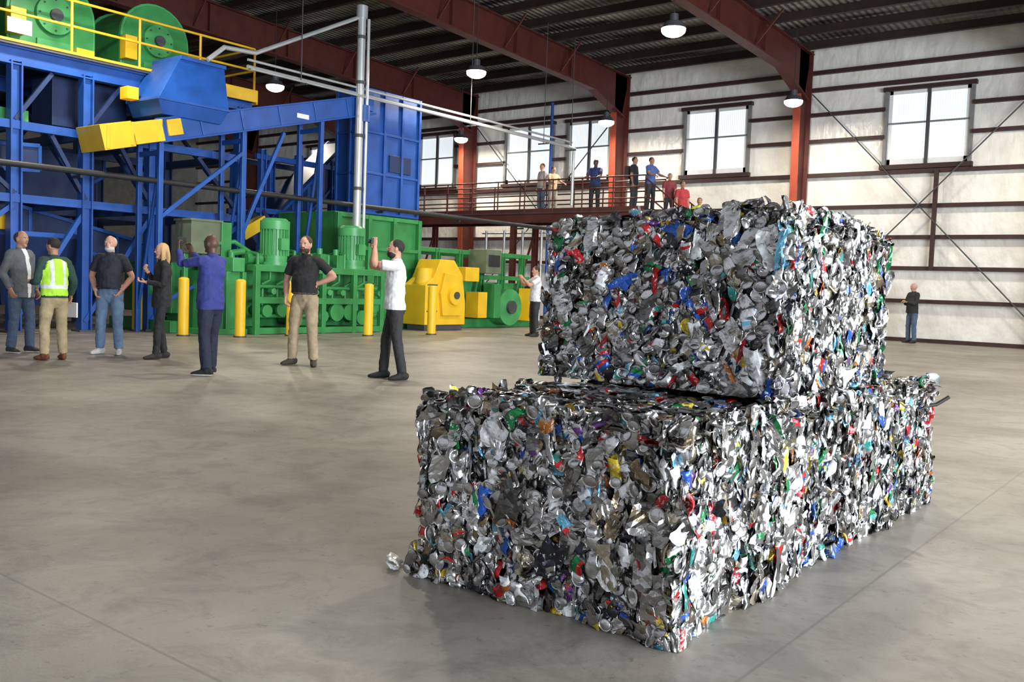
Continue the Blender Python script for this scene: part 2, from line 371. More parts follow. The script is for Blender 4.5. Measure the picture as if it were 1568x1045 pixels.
def colours(kind,fs,ring,grid,rng,whiteb,C):
    i1=rng.choice(len(PAL),p=pw); c,mt,_=PAL[i1]
    if whiteb and rng.random()<whiteb: c,mt,_=PAL[3 if rng.random()<.6 else 0]
    if kind=='disc' and rng.random()<.9: c,mt,_=PAL[rng.choice([0,1,1,2,14])]
    if kind=='sheet' and rng.random()<.6: c,mt,_=PAL[rng.choice([0,1,1,2,3])]
    lab=kind in('can','crush') and rng.random()<.34
    if lab: c,mt,_=PAL[rng.choice(len(PAL),p=lw)]
    j=rng.uniform(.7,1.12); c=tuple(min(.95,x*j) for x in c)
    i2=rng.choice(len(PAL),p=lw if lab else pw); c2,mt2,_=PAL[i2]
    band=rng.random()<(.65 if lab else .12); b0=rng.integers(1,5); bl=rng.integers(1,3); hv=rng.random()<.65
    for k,f in enumerate(fs):
        cc,mm=c,mt
        if grid is not None:
            jj,ii,mj,mi=grid[k]
            if jj<0: cc,mm=((.60,.60,.60),.95) if jj==-1 else ((.34,.34,.34),.95)
            else:
                if band:
                    t=jj if hv else ii
                    if b0<=t<b0+bl: cc,mm=c2,mt2
                if lab and (jj==0 or jj==mj-1): cc,mm=(.58,.58,.58),.95
        elif ring is not None and ring[k] in(2,4): cc=tuple(x*.6 for x in c)
        C.append((*cc,mm,len(f)))
def litter(faces,seed,box,warp):
    rng=np.random.default_rng(seed); V=[];F=[];C=[];S=[];off=0
    x0,x1,y0,y1,z0,z1=box
    lo=np.array([x0,y0,z0]);hi=np.array([x1,y1,z1])
    for (o,u,v,n,lu,lv,dens,whiteb) in faces:
        o,u,v,n=map(np.array,(o,u,v,n)); N=int(lu*lv*dens)
        top=abs(n[2])>.5
        for q in range(N):
            kind=rng.choice(['crush','can','strip','sheet','disc','bit'],p=[.40,.14,.13,.09,.17,.07])
            vs,fs,ring,grid,smo=piece(kind,rng)
            a,b=rng.random(),rng.random()
            ang=rng.normal(0,.45) if not top else rng.uniform(0,6.28)
            if kind=='crush' and rng.random()<.5: ang+=math.pi
            if kind in('disc','bit'): ang=rng.uniform(0,6.28)
            tv=rng.normal(0,.42 if not top else .14); th=rng.normal(0,.22 if not top else .10)
            if kind=='disc': tv*=.6; th*=.6
            stray=rng.random()<.04
            if stray: tv*=2.0; th*=2.5
            ca,sa=math.cos(ang),math.sin(ang)
            M=np.array([[ca,-sa,0],[sa,ca,0],[0,0,1]])
            cy,sy=math.cos(tv),math.sin(tv); M=np.array([[cy,0,sy],[0,1,0],[-sy,0,cy]])@M
            cx,sx=math.cos(th),math.sin(th); M=np.array([[1,0,0],[0,cx,-sx],[0,sx,cx]])@M
            p=vs@M.T
            P0=o+u*(a*lu)+v*(b*lv)
            er=.038*noise.noise(Vector(P0*2.4))+.026*noise.noise(Vector(P0*7))-.008
            eu=min(a*lu,(1-a)*lu); ev=min(b*lv,(1-b)*lv); rd=0
            for e_ in(eu,ev):
                if e_<.05: rd+=(.05-e_)**2*7
            d=er-rd+rng.uniform(-.036,.002)-(0 if not top else .006)
            pn=p[:,2]
            if not stray: pn=np.where(pn>.012,.012+(pn-.012)*.5,pn)
            P=P0+n*d
            W=P+np.outer(p[:,0],u)+np.outer(p[:,1],v)+np.outer(pn,n)
            g=rng.uniform(.0,.026) if not stray else .05
            for ax in range(3):
                W[:,ax]=np.where(W[:,ax]>hi[ax]+g,hi[ax]+g+(W[:,ax]-hi[ax]-g)*.4,W[:,ax])
                W[:,ax]=np.where(W[:,ax]<lo[ax]-g,lo[ax]-g+(W[:,ax]-lo[ax]+g)*.4,W[:,ax])
            for f in fs: F.append([t+off for t in f]); S.append(smo)
            colours(kind,fs,ring,grid,rng,whiteb,C)
            V.append(W); off+=len(vs)
    g=.065; core=[]
    for sx in(x0+g,x1-g):
        for sy in(y0+g,y1-g):
            for sz in(z0+.004,z1-.055): core.append((sx,sy,sz))
    V.append(np.array(core))
    for f in [(0,1,3,2),(4,6,7,5),(0,4,5,1),(2,3,7,6),(0,2,6,4),(1,5,7,3)]: F.append([t+off for t in f]); C.append((.03,.03,.03,.3,4)); S.append(False)
    VV=np.concatenate(V)
    if warp: VV=warp(VV)
    VV[:,2]=np.maximum(VV[:,2],z0+.001)
    return VV,F,C,S
def can_mesh(name,VV,F,C,S):
    me=bpy.data.meshes.new(name); me.from_pydata(VV.tolist(),[],F); me.materials.append(BALE)
    at=me.color_attributes.new('can','FLOAT_COLOR','CORNER')
    arr=np.array(C); rep=np.repeat(arr[:,:4],arr[:,4].astype(int),axis=0)
    at.data.foreach_set('color',rep.astype(np.float32).ravel()); me.polygons.foreach_set('use_smooth',S); me.update()
    o=bpy.data.objects.new(name,me); COL.objects.link(o)
    return o
def bale(name,x0,x1,y0,y1,z0,z1,seed,dens=(900,900,500,300,450),warp=None):
    bx=(x0,x1,y0,y1,z0,z1); i=.005; dx,dy,dz=x1-x0,y1-y0,z1-z0
    faces=[((x0,y0+i,z0),(1,0,0),(0,0,1),(0,-1,0),dx,dz,dens[0],.0),
           ((x1-i,y0,z0),(0,1,0),(0,0,1),(1,0,0),dy,dz,dens[1],.24),  # extra white pieces: daylight on this side is put into their colour
           ((x0,y0,z1-i),(1,0,0),(0,1,0),(0,0,1),dx,dy,dens[2],.12),
           ((x0,y1-i,z0),(1,0,0),(0,0,1),(0,1,0),dx,dz,dens[3],.05),
           ((x0+i,y0,z0),(0,1,0),(0,0,1),(-1,0,0),dy,dz,dens[4],.05)]
    return can_mesh(name,*litter(faces,seed,bx,warp))
def warpA(V):
    h=V[:,2]/.785; V=V.copy()
    V[:,0]+=-.03*(1-h)*(V[:,0]<-2.1)
    return V
def warpT(V):   # upper bale: top dips toward the rear and left, base splays out on the left
    V=V.copy(); h=(V[:,2]-.79)/.87; fx=np.clip((-1.52-V[:,0])/1.26,0,1); fy=np.clip((V[:,1]-3.86)/1.42,0,1)
    V[:,2]-=h*(.085*fx+.05*fy)
    V[:,0]-=fx*(.07*(1-h)+.02)
    return V
bale('crushed_can_bale',-2.70,-1.47,2.84,4.50,0,.785,1,warp=warpA)
bale('crushed_can_bale',-2.66,-1.45,4.54,6.16,0,.775,2,(150,900,500,300,350))
bale('crushed_can_bale',-2.76,-1.53,3.86,5.28,.795,1.665,3,(900,900,420,300,450),warp=warpT)
rng=np.random.default_rng(11); V=[];F=[];C=[];S=[];off=0
spots=[(-2.84,2.86,.05),(-6.2,4.6,.01),(-.6,5.6,.01)]+[(rng.uniform(-9,1),rng.uniform(3,12),.006) for _ in range(9)]
for k,(sx,sy,sz) in enumerate(spots):
    vs,fs,ring,grid,smo=piece('crush' if k<1 else 'bit',rng); sc=1.1 if k<1 else .5
    a=rng.uniform(0,6.28); t=.5 if k<1 else rng.normal(0,.1)
    M=np.array([[math.cos(a),-math.sin(a),0],[math.sin(a),math.cos(a),0],[0,0,1]])@np.array([[math.cos(t),0,math.sin(t)],[0,1,0],[-math.sin(t),0,math.cos(t)]])
    W=(vs*sc)@M.T; W[:,2]-=W[:,2].min(); W+=np.array([sx,sy,.002])
    for f in fs: F.append([q+off for q in f]); S.append(smo)
    colours('can',fs,ring,grid,rng,.8,C); V.append(W); off+=len(vs)
can_mesh('loose_can_litter',np.concatenate(V),F,C,S)
mb=MB()
mb.tube([(-1.50,6.05,.60),(-1.43,6.10,.62),(-1.37,6.14,.67)],.012,BLACK,n=6)
mb.obj('loose_baling_strap')

# ------------------------------------------------------------------ bollards
for (x,y) in [(-18.65,10.74),(-16.84,10.70),(-16.13,11.55),(-16.15,12.87),(-15.6,14.62),(-15.49,16.61),(-18.93,24.2),(-19.6,24.9)]:
    mb=MB(); mb.cyl((x,y,0),(x,y,1.15),.105,YEL,n=24); mb.ball((x,y,1.15),(.105,.105,.05),YEL,n=24); mb.cyl((x,y,0),(x,y,.03),.13,DGREY,n=24); mb.obj('yellow_bollard')

# ------------------------------------------------------------------ equipment platform (upper left)
mb=MB()
rows=[-18.7,-21.8,-25.2]; ys=[2.5,5.4,8.2,9.6,11.05,13.3]
for rx in rows:
    for y in ys:
        mb.ibeam((rx,y,0),(rx,y,5.2),.22,.22,BLUE if rx>-19 else BLUE_SHADE); mb.box((rx,y,.02),(.36,.36,.04),DGREY)
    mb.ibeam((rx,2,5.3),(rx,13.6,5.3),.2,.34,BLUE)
    for z in (2.6,4.0): mb.beam((rx,2,z),(rx,13.4,z),.14,.16,BLUE if rx>-19 else BLUE_SHADE)
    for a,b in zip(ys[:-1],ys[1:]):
        mb.beam((rx,a,.2),(rx,b,2.5),.09,.09,BLUE if rx>-19 else BLUE_SHADE)
        mb.beam((rx,b,2.7),(rx,(a+b)/2,3.9),.08,.08,BLUE_SHADE)
        mb.beam((rx,a,4.1),(rx,(a+b)/2,5.1),.08,.08,BLUE_SHADE)
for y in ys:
    for z in(2.6,4.0,5.3): mb.beam((rows[0],y,z),(rows[2],y,z),.14,.18,BLUE_SHADE)
    mb.beam((rows[0],y,2.7),(rows[1],y,5.2),.08,.08,BLUE_SHADE); mb.beam((rows[1],y,.2),(rows[2],y,2.6),.08,.08,BLUE_SHADE)
mb.bb(-25.4,-18.5,2,13.6,5.47,5.53,DGREY)
mb.bb(-18.52,-18.48,2,11.9,5.52,5.57,YELR); mb.bb(-18.53,-18.47,11.9,13.6,5.34,5.62,YELR); mb.bb(-20.6,-18.5,13.58,13.62,5.30,5.62,YELR)
def rail(mb,pts,mat,h=1.05,r=.024,mid=(.55,),post=1.4,toe=.12):
    for a,b in zip(pts[:-1],pts[1:]):
        a=Vector(a);b=Vector(b); L=(b-a).length; n=max(1,round(L/post))
        for i in range(n+1):
            p=a.lerp(b,i/n); mb.cyl(p,p+Vector((0,0,h)),r,mat,n=8)
        for z in(h,)+tuple(mid): mb.cyl(a+Vector((0,0,z)),b+Vector((0,0,z)),r,mat,n=8)
        if toe: mb.beam(a+Vector((0,0,toe/2)),b+Vector((0,0,toe/2)),.012,toe,mat)
rail(mb,[(-18.55,2,5.53),(-18.55,13.55,5.53),(-20.6,13.55,5.53),(-20.6,12.6,5.53)],YELR,r=.028,toe=0)
mb.bb(-18.45,-18.44,7.95,8.4,5.68,5.95,WHITEP)
mb.obj('equipment_platform')
def separator(x,y,w,r,zb=5.53):
    mb=MB()
    poly=[(y-r,zb),(y+r,zb),(y+r,zb+.9)]+[(y+r*math.cos(a),zb+.9+r*math.sin(a)) for a in [math.pi*k/14 for k in range(1,14)]]+[(y-r,zb+.9)]
    mb.prism(poly,'X',x-w,x+w,GREEN)
    big=[(y+(p-y)*1.06,zb+(q-zb)*1.03) for p,q in poly]
    mb.prism(big,'X',x+w-.12,x+w-.02,GREEN2)
    mb.prism(big,'X',x-w+.02,x-w+.12,GREEN2)
    mb.cyl((x+w,y,zb+.9),(x+w+.12,y,zb+.9),r*.45,GREEN2,n=24); mb.cyl((x+w+.1,y,zb+.9),(x+w+.2,y,zb+.9),r*.15,DGREY,n=16)
    for k in range(8):
        a=k*math.pi/4; mb.cyl((x+w,y+.38*r*math.cos(a),zb+.9+.36*r*math.sin(a)),(x+w+.15,y+.38*r*math.cos(a),zb+.9+.36*r*math.sin(a)),.02,DGREY,n=6)
    mb.bb(x+w,x+w+.25,y-r*1.1,y-r*.75,zb+.35,zb+.85,YEL); mb.bb(x+w,x+w+.15,y+r*.5,y+r*.95,zb+.05,zb+.35,YEL)
    mb.bb(x+w,x+w+.06,y-r*.4,y+r*.4,zb+.1,zb+.4,GREEN2)
    return mb.obj('green_screening_drum',bevel=.015)
separator(-20.3,11.6,.8,.78); separator(-20.4,9.3,.9,.85); separator(-20.5,7.2,.9,.75); separator(-20.3,4.9,.9,.8)
mb=MB()
mb.taper((-18.05,11.25,4.5),(1.1,1.4,0),(-18.0,11.25,4.8),(1.2,1.65,0),BLUE)
mb.taper((-18.0,11.25,4.8),(1.2,1.65,0),(-18.1,11.55,5.75),(1.0,1.05,0),BLUE)
mb.bb(-18.65,-17.55,11.0,12.1,5.7,5.78,BLUE)
mb.bb(-18.62,-17.38,10.40,12.1,4.77,4.83,BLUE)
mb.bb(-18.4,-18.1,10.15,10.4,4.8,5.05,YEL)
mb.obj('discharge_chute',bevel=.01)
# inclined conveyor
mb=MB()
a=Vector((-18.0,9.35,3.85)); b=Vector((-18.0,16.45,5.72)); t=(b-a).normalized(); up=Vector((0,-t.z,t.y))
for sx in(-.42,.42):
    o=Vector((sx,0,0)); mb.beam(a+o+t*1.2,b+o,.03,.46,BLUE)
    for s in(-.23,.23): mb.beam(a+o*1.06+up*s+t*1.2,b+o*1.06+up*s,.08,.04,BLUE)
    k=1.2
    while k<7.2: mb.beam(a+o*1.04+t*k-up*.22,a+o*1.04+t*k+up*.22,.05,.05,BLUE); k+=1.05
mb.beam(a+t*.3-up*.1,b-up*.1,.8,.02,RUBBER); mb.beam(a+t*.3+up*.12,b+up*.12,.8,.02,RUBBER)
mb.cyl(a+t*.35-Vector((.45,0,0)),a+t*.35+Vector((.45,0,0)),.15,DGREY)
mb.beam(a-t*.02,a+t*.65,.92,.50,YEL); mb.beam(a+t*.65,a+t*1.3,.98,.44,YEL); mb.beam(a+t*1.42+up*.03,a+t*1.75+up*.03,.98,.33,YEL)
for q in(.1,.62,1.25): mb.box(a+t*q+Vector((.47,0,0)),(.03,.06,.46),YEL)
for yy in(10.6,12.6,14.8):
    z=a.z+(yy-9.35)*t.z/t.y-.25
    for sx in(-.4,.4): mb.beam((-18+sx,yy,0),(-18+sx,yy,z),.1,.1,BLUE)
    mb.beam((-18.4,yy,z-.2),(-17.6,yy,z-.2),.08,.1,BLUE); mb.beam((-18.4,yy,.4),(-17.6,yy,z-.3),.06,.06,BLUE)
mb.beam((-17.6,12.6,2.2),(-17.6,13.7,4.6),.08,.08,BLUE); mb.beam((-17.6,10.6,2.4),(-17.6,12.6,4.0),.08,.08,BLUE); mb.beam((-17.6,12.6,1.6),(-17.6,10.6,.6),.07,.07,BLUE)
mb.cyl((-17.45,16.0,5.2),(-17.45,16.0,5.6),.16,BLUE); mb.box((-17.5,16.1,5.65),(.2,.4,.3),BLUE)
mb.box((-17.55,14.2,5.05),(.02,.35,.11),WHITEP)
mb.obj('inclined_belt_conveyor',bevel=.008)
mb=MB(); x0,x1,y0,y1=-18.95,-17.95,16.5,18.5
mb.bb(x0,x1,y0,y1,3.0,6.2,BLUE)
for z in(3.02,4.05,5.1,6.17): mb.bb(x0-.03,x1+.05,y0-.05,y1+.05,z-.03,z+.03,BLUE)
for y in(y0,y0+.7,y0+1.35,y1): mb.bb(x1,x1+.06,y-.04,y+.04,3.0,6.2,BLUE)
for x in(x0,-18.45,x1): mb.bb(x-.04,x+.04,y0-.06,y0,3.0,6.2,BLUE)
mb.bb(x1,x1+.04,17.4,18.2,4.15,4.6,BLUE_SHADE)
mb.obj('baler_feed_hopper',bevel=.008)
mb=MB()
mb.bb(-20.2,-17.95,15.6,18.6,.25,2.98,GREEN); mb.bb(-20.0,-18.1,11.2,15.6,.4,1.5,GREEN); mb.bb(-20.3,-17.8,11.0,24.0,.0,.25,GREEN)
for y in(15.65,16.7,17.6,18.55): mb.bb(-17.97,-17.82,y-.06,y+.06,.2,2.95,GREEN)
for z in(1.2,2.1,2.9): mb.bb(-17.97,-17.84,15.6,18.6,z-.05,z+.05,GREEN)
mb.cyl((-19,11.0,1.0),(-19,15.6,1.0),.38,GREEN,n=24)
for y in(11.3,12.6,14,15.3): mb.cyl((-19,y-.06,1.0),(-19,y+.06,1.0),.5,GREEN,n=24)
for y in(19.4,20.4,21.4,22.4,23.4):
    for x in(-19.8,-18.0): mb.ibeam((x,y,.2),(x,y,2.25),.16,.16,GREEN)
    mb.beam((-19.8,y,2.2),(-18.0,y,2.2),.12,.14,GREEN); mb.beam((-18,y-.4,.3),(-18,y,2.1),.06,.06,GREEN)
for x in(-19.8,-18.0):
    for z in(.9,1.5,2.2): mb.beam((x,18.6,z),(x,23.8,z),.1,.13,GREEN)
mb.bb(-19.6,-18.2,18.6,23.6,.4,1.35,GREEN2)
mb.cyl((-17.9,22.0,.62),(-17.3,22.0,.62),.55,GREEN2,n=28); mb.cyl((-17.3,22.0,.62),(-17.2,22.0,.62),.2,DGREY,n=20)
mb.bb(-17.8,-17.3,20.5,20.9,.3,1.05,YEL); mb.bb(-18.0,-17.3,20.8,21.5,1.6,2.3,GREY); mb.bb(-17.3,-17.27,20.9,21.4,1.8,2.15,BLACK)
mb.bb(-17.9,-17.3,19.9,20.5,1.35,1.75,YEL); mb.bb(-17.6,-17.2,21.1,21.4,.3,1.3,GREEN); mb.bb(-17.7,-17.25,22.9,23.3,.2,1.2,YEL)
mb.obj('horizontal_baler',bevel=.01)
mb=MB()
poly=[(17.75,.15),(19.35,.15),(19.35,.75),(19.2,1.5),(18.85,1.9),(18.3,1.9),(18.05,1.4),(17.75,1.2)]
mb.prism(poly,'X',-17.6,-16.8,YEL)
mb.prism([(18.35,.4),(19.1,.4),(19.2,.8),(18.9,1.5),(18.4,1.55),(18.25,1.0)],'X',-16.82,-16.7,YEL)
mb.cyl((-17.15,18.05,1.15),(-17.15,18.05,1.65),.28,YEL,r2=.2,n=20); mb.cyl((-16.85,18.75,.95),(-16.6,18.75,.95),.26,YEL,n=24); mb.cyl((-16.6,18.75,.95),(-16.56,18.75,.95),.1,DGREY,n=16)
mb.cyl((-16.8,18.0,.3),(-16.8,18.0,1.0),.12,YEL,n=16)
for z in(.5,1.2): mb.bb(-16.8,-16.77,17.8,18.2,z,z+.03,DGREY)
mb.bb(-17.5,-16.85,17.8,19.3,0,.16,DGREY)
mb.obj('yellow_wire_tier',bevel=.03)
# hydraulic power unit
mb=MB(); X0,X1,Y0,Y1=-17.7,-16.75,12.4,16.1
for x in(X0,X1):
    for y in(Y0,Y0+.9,Y0+1.85,Y0+2.8,Y1): mb.beam((x,y,.0),(x,y,1.5),.12,.12,GREEN)
    for z in(.08,.75,1.45): mb.beam((x,Y0,z),(x,Y1,z),.1,.14,GREEN)
for y in(Y0,Y0+.9,Y0+1.85,Y0+2.8,Y1):
    for z in(.08,1.45): mb.beam((X0,y,z),(X1,y,z),.1,.14,GREEN)
mb.bb(X0,X1,Y0,Y1,1.47,1.53,GREEN)
mb.bb(X0+.1,X0+.4,Y0+.1,Y1-.1,.15,1.4,GREEN)
rg=random.Random(3)
for i in range(9):
    y=Y0+.3+i*.4; r=rg.uniform(.09,.17); z=rg.uniform(.3,.7)
    mb.cyl((X1-.5,y,z),(X1-.05,y,z),r,GREEN,n=18); mb.cyl((X1-.08,y,z),(X1+.0,y,z),r*1.25,GREEN,n=18)
    mb.tube([(X1-.2,y,z+r),(X1-.2,y,1.1),(X1-.2,y+.2,1.2),(X1-.2,y+.2,1.45)],.035,GREEN)
    mb.cyl((X1-.12,y+.15,.95),(X1+.02,y+.15,.95),.07,GREEN2,n=12)
for z in(.4,1.05): mb.cyl((X1-.12,Y0,z),(X1-.12,Y1,z),.045,GREEN,n=12)
def motor(x,y,z,r,h):
    mb.cyl((x,y,z),(x,y,z+.12),r*.9,GREEN2,n=32); mb.cyl((x,y,z+.12),(x,y,z+h),r*.92,GREEN2,n=32)
    for k in range(24):
        a=2*math.pi*k/24; mb.box((x+r*.95*math.cos(a),y+r*.95*math.sin(a),z+.12+(h-.3)/2+.05),(.06,.014,h-.35),GREEN2,Matrix.Rotation(a,3,'Z'))
    mb.cyl((x,y,z+h-.22),(x,y,z+h-.03),r*1.06,GREEN2,n=32); mb.cyl((x,y,z+h-.03),(x,y,z+h+.03),r*1.0,GREEN2,r2=r*.8,n=32)
    mb.cyl((x,y,z-.02),(x,y,z+.05),r*1.1,GREEN2,n=32); mb.box((x+r,y,z+h*.45),(.16,.22,.26),GREEN2)
motor(-17.2,13.2,1.55,.31,1.0); motor(-17.2,15.5,1.55,.31,1.0)
for i in range(7):
    y=12.6+i*.5; mb.tube([(-17.0,y,1.5),(-17.0,y,1.75+.05*(i%3)),(-17.3,y,1.8+.05*(i%3)),(-17.8,y,1.8)],.04,GREEN)
for y in(14.0,14.5,15.0): mb.box((-17.2,y,1.68),(.4,.26,.32),GREEN); mb.cyl((-17.2,y,1.84),(-17.2,y,1.98),.07,GREEN2,n=12)
mb.cyl((-17.25,12.45,1.66),(-17.25,12.85,1.66),.13,GREEN,n=18)
mb.obj('hydraulic_power_unit',bevel=.006)
mb=MB()
mb.bb(-18.6,-17.0,11.4,12.2,.1,1.35,GREEN); mb.bb(-18.7,-16.9,11.3,12.3,0,.12,GREEN)
for y in(11.4,11.8,12.2): mb.bb(-17.02,-16.9,y-.05,y+.05,.1,1.35,GREEN)
mb.cyl((-17.6,11.7,1.35),(-17.6,11.7,1.75),.16,GREEN,n=18); mb.tube([(-17.3,11.6,1.35),(-17.3,11.6,1.9),(-17.3,12.2,2.0),(-17.3,12.6,1.8)],.05,GREEN)
mb.tube([(-17.1,12.0,1.35),(-17.1,12.0,1.75),(-17.1,12.3,1.8)],.07,GREEN); mb.box((-17.1,12.05,1.5),(.4,.3,.3),GREEN2)
mb.bb(-17.9,-17.3,11.15,11.95,1.7,2.4,GREY); mb.bb(-17.95,-17.25,11.85,12.1,1.6,2.4,GREEN); mb.bb(-17.93,-17.27,11.12,11.9,2.38,2.43,GREY)
for y in(11.2,11.9): mb.beam((-17.6,y,0),(-17.6,y,1.7),.1,.1,GREEN)
mb.obj('hydraulic_ram_station',bevel=.01)
# blue background processing machinery
mb=MB()
def slope(x,y0,z0,y1,z1,w,h,mat):
    mb.beam((x,y0,z0),(x,y1,z1),w,h,mat)
    for s in(-1,1): mb.beam((x+s*w/2,y0,z0+h/2),(x+s*w/2,y1,z1+h/2),.08,.08,BLUE); mb.beam((x+s*w/2,y0,z0-h/2),(x+s*w/2,y1,z1-h/2),.08,.08,BLUE)
    n=6
    for i in range(n+1):
        yy=y0+(y1-y0)*i/n; zz=z0+(z1-z0)*i/n
        mb.beam((x+w/2,yy,zz-h/2),(x+w/2,yy,zz+h/2),.07,.07,BLUE)
slope(-20.9,15.2,2.0,18.3,4.9,1.0,.8,BLUE_SHADE)
slope(-21.5,6.5,2.9,12.5,1.6,1.2,.6,BLUE_SHADE)
slope(-20.0,4.0,3.2,9.0,3.5,1.2,.5,BLUE_SHADE)
slope(-24.0,7.0,.8,12.5,4.0,1.2,.6,BLUE_SHADE)
mb.taper((-20.2,9.0,.5),(1.0,1.2,0),(-20.0,9.0,1.9),(1.8,2.0,0),BLUE_SHADE)
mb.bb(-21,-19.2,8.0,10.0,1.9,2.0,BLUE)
mb.taper((-20.5,5.5,.3),(1.6,1.6,0),(-20.5,5.5,2.4),(2.4,2.6,0),BLUE_SHADE)
mb.bb(-23.5,-20.0,3.0,8.0,2.6,3.9,BLUE_SHADE); mb.bb(-24.5,-21,8.6,11,2.8,3.9,BLUE_SHADE)
mb.bb(-20.2,-19.3,9.2,10.8,4.2,5.2,BLUE_SHADE)
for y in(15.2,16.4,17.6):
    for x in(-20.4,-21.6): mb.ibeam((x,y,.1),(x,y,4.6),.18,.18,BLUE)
for z in(1.6,3.0,4.4): mb.beam((-20.4,15,z),(-20.4,18,z),.12,.14,BLUE); mb.beam((-21.6,15,z),(-21.6,18,z),.12,.14,BLUE_SHADE)
mb.beam((-20.35,15.2,.3),(-20.35,17.6,3.0),.1,.1,BLUE); mb.beam((-20.35,17.6,.3),(-20.35,15.2,3.0),.1,.1,BLUE_SHADE)
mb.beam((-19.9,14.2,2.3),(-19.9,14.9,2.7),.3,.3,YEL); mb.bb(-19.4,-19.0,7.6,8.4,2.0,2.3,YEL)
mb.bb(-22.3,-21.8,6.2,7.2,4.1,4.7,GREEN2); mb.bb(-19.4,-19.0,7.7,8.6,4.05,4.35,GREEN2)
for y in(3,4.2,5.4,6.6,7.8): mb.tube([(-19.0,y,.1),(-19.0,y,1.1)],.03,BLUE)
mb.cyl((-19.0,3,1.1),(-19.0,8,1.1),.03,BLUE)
mb.bb(-20.4,-18.95,3,8,.1,.5,BLUE_SHADE)
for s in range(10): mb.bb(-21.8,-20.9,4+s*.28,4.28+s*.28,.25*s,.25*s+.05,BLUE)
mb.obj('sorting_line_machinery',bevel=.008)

# ------------------------------------------------------------------ pipes
mb=MB()
mb.cyl((-17.45,15.87,2.5),(-17.45,15.87,7.75),.10,GALV,n=20); mb.cyl((-17.36,16.02,2.5),(-17.36,16.02,7.7),.04,GALV,n=12)
mb.cyl((-17.45,15.87,7.7),(-17.45,15.87,8.0),.14,GALV,n=20); mb.cyl((-17.45,15.87,1.53),(-17.45,15.87,2.5),.05,GREEN,n=12)
mb.tube([(-17.5,11.6,5.8),(-17.5,12.0,6.15),(-17.5,12.8,6.2),(-17.5,15.87,7.75)],.05,GALV)
for z in(3.5,4.8,6.1,7.2): mb.cyl((-17.45,15.87,z),(-17.45,15.87,z+.08),.12,DGREY,n=20)
mb.obj('vertical_duct_pipe')
mb=MB()
for dx,z,r in((0,5.86,.05),(.14,5.80,.03),(.0,6.02,.03)):
    mb.tube([(-17.5+dx,12.6,z),(-17.5+dx,25.0,z),(-17.7+dx,25.6,z),(-17.7+dx,25.6,4.0)] if r>.04 else [(-17.5+dx,12.6,z),(-17.5+dx,25.2,z)],r,GALV)
for y in(14.0,20,23.5,25.0): mb.beam((-17.6,y,5.73),(-17.2,y,5.73),.04,.04,DGREY); mb.cyl((-17.4,y,5.73),(-17.4,y,rb(y)+1.0),.012,DGREY,n=6)
mb.obj('overhead_conduit_run')
mb=MB(); mb.cyl((-17.68,3,3.15),(-17.68,25.5,3.15),.06,BLACK,n=14)
for y in(5,9,13,17,20,23,25.3): mb.beam((-17.68,y,3.06),(-18.0,y,3.06),.05,.05,BLACK)
mb.cyl((-17.68,25.4,0),(-17.68,25.4,3.1),.05,GALV); mb.cyl((-17.68,3.1,0),(-17.68,3.1,3.1),.05,BLACK)
mb.obj('black_supply_pipe')
# ------------------------------------------------------------------ catwalk
mb=MB(); cy0,cy1,cz=26.1,27.4,3.87; cx0,cx1=-31,-15.2
for y in(cy0,cy1): mb.ibeam((cx0,y,cz-.2),(cx1,y,cz-.2),.14,.32,RED)
mb.bb(cx0,cx1,cy0,cy1,cz-.05,cz,DGREY)
x=cx0
while x<=cx1+.01:
    mb.beam((x,cy0,cz-.15),(x,cy1,cz-.15),.08,.14,RED); x+=1.5
for x in(-30.5,-25.5,-20.5,-15.6):
    for y in(cy0,cy1): mb.ibeam((x,y,0),(x,y,cz-.3),.18,.18,RED)
    mb.beam((x,cy0,.3),(x,cy1,cz-.5),.06,.06,RED)
rail(mb,[(cx0,cy0,cz),(cx1,cy0,cz)],RED,h=1.1,mid=(.38,.74),post=1.2)
rail(mb,[(cx0,cy1,cz),(cx1,cy1,cz)],RED,h=1.1,mid=(.38,.74),post=1.2)
n=19; dz=cz/(n+1); dx=.26
for i in range(1,n+1): mb.bb(cx1+(i-1)*dx,cx1+i*dx+.03,cy0+.05,cy1-.05,cz-i*dz-.04,cz-i*dz,DGREY)
for y in(cy0,cy1):
    mb.beam((cx1,y,cz-.1),(cx1+n*dx+.2,y,.05),.06,.28,RED)
    a=Vector((cx1,y,cz)); b=Vector((cx1+n*dx,y,dz))
    for k in range(6):
        p=a.lerp(b,k/5); mb.cyl(p,p+Vector((0,0,1.0)),.024,RED,n=8)
    for z in(.5,1.0): mb.cyl(a+Vector((0,0,z)),b+Vector((0,0,z)),.024,RED,n=8)
mb.obj('steel_catwalk')
mb=MB()
for x in(-23.5,-22.6,-21.7,-20.8): mb.cyl((x,28.2,0),(x,28.2,3.4),.05,GALV,n=10)
for z in(1.1,2.1,3.3): mb.cyl((-23.7,28.2,z),(-20.6,28.2,z),.035,GALV,n=8)
mb.obj('pipe_rack')
mb=MB(); mb.cyl((-21.4,29.4,0),(-21.4,29.4,8.4),.06,BLUE,n=10); mb.obj('blue_riser_pipe')

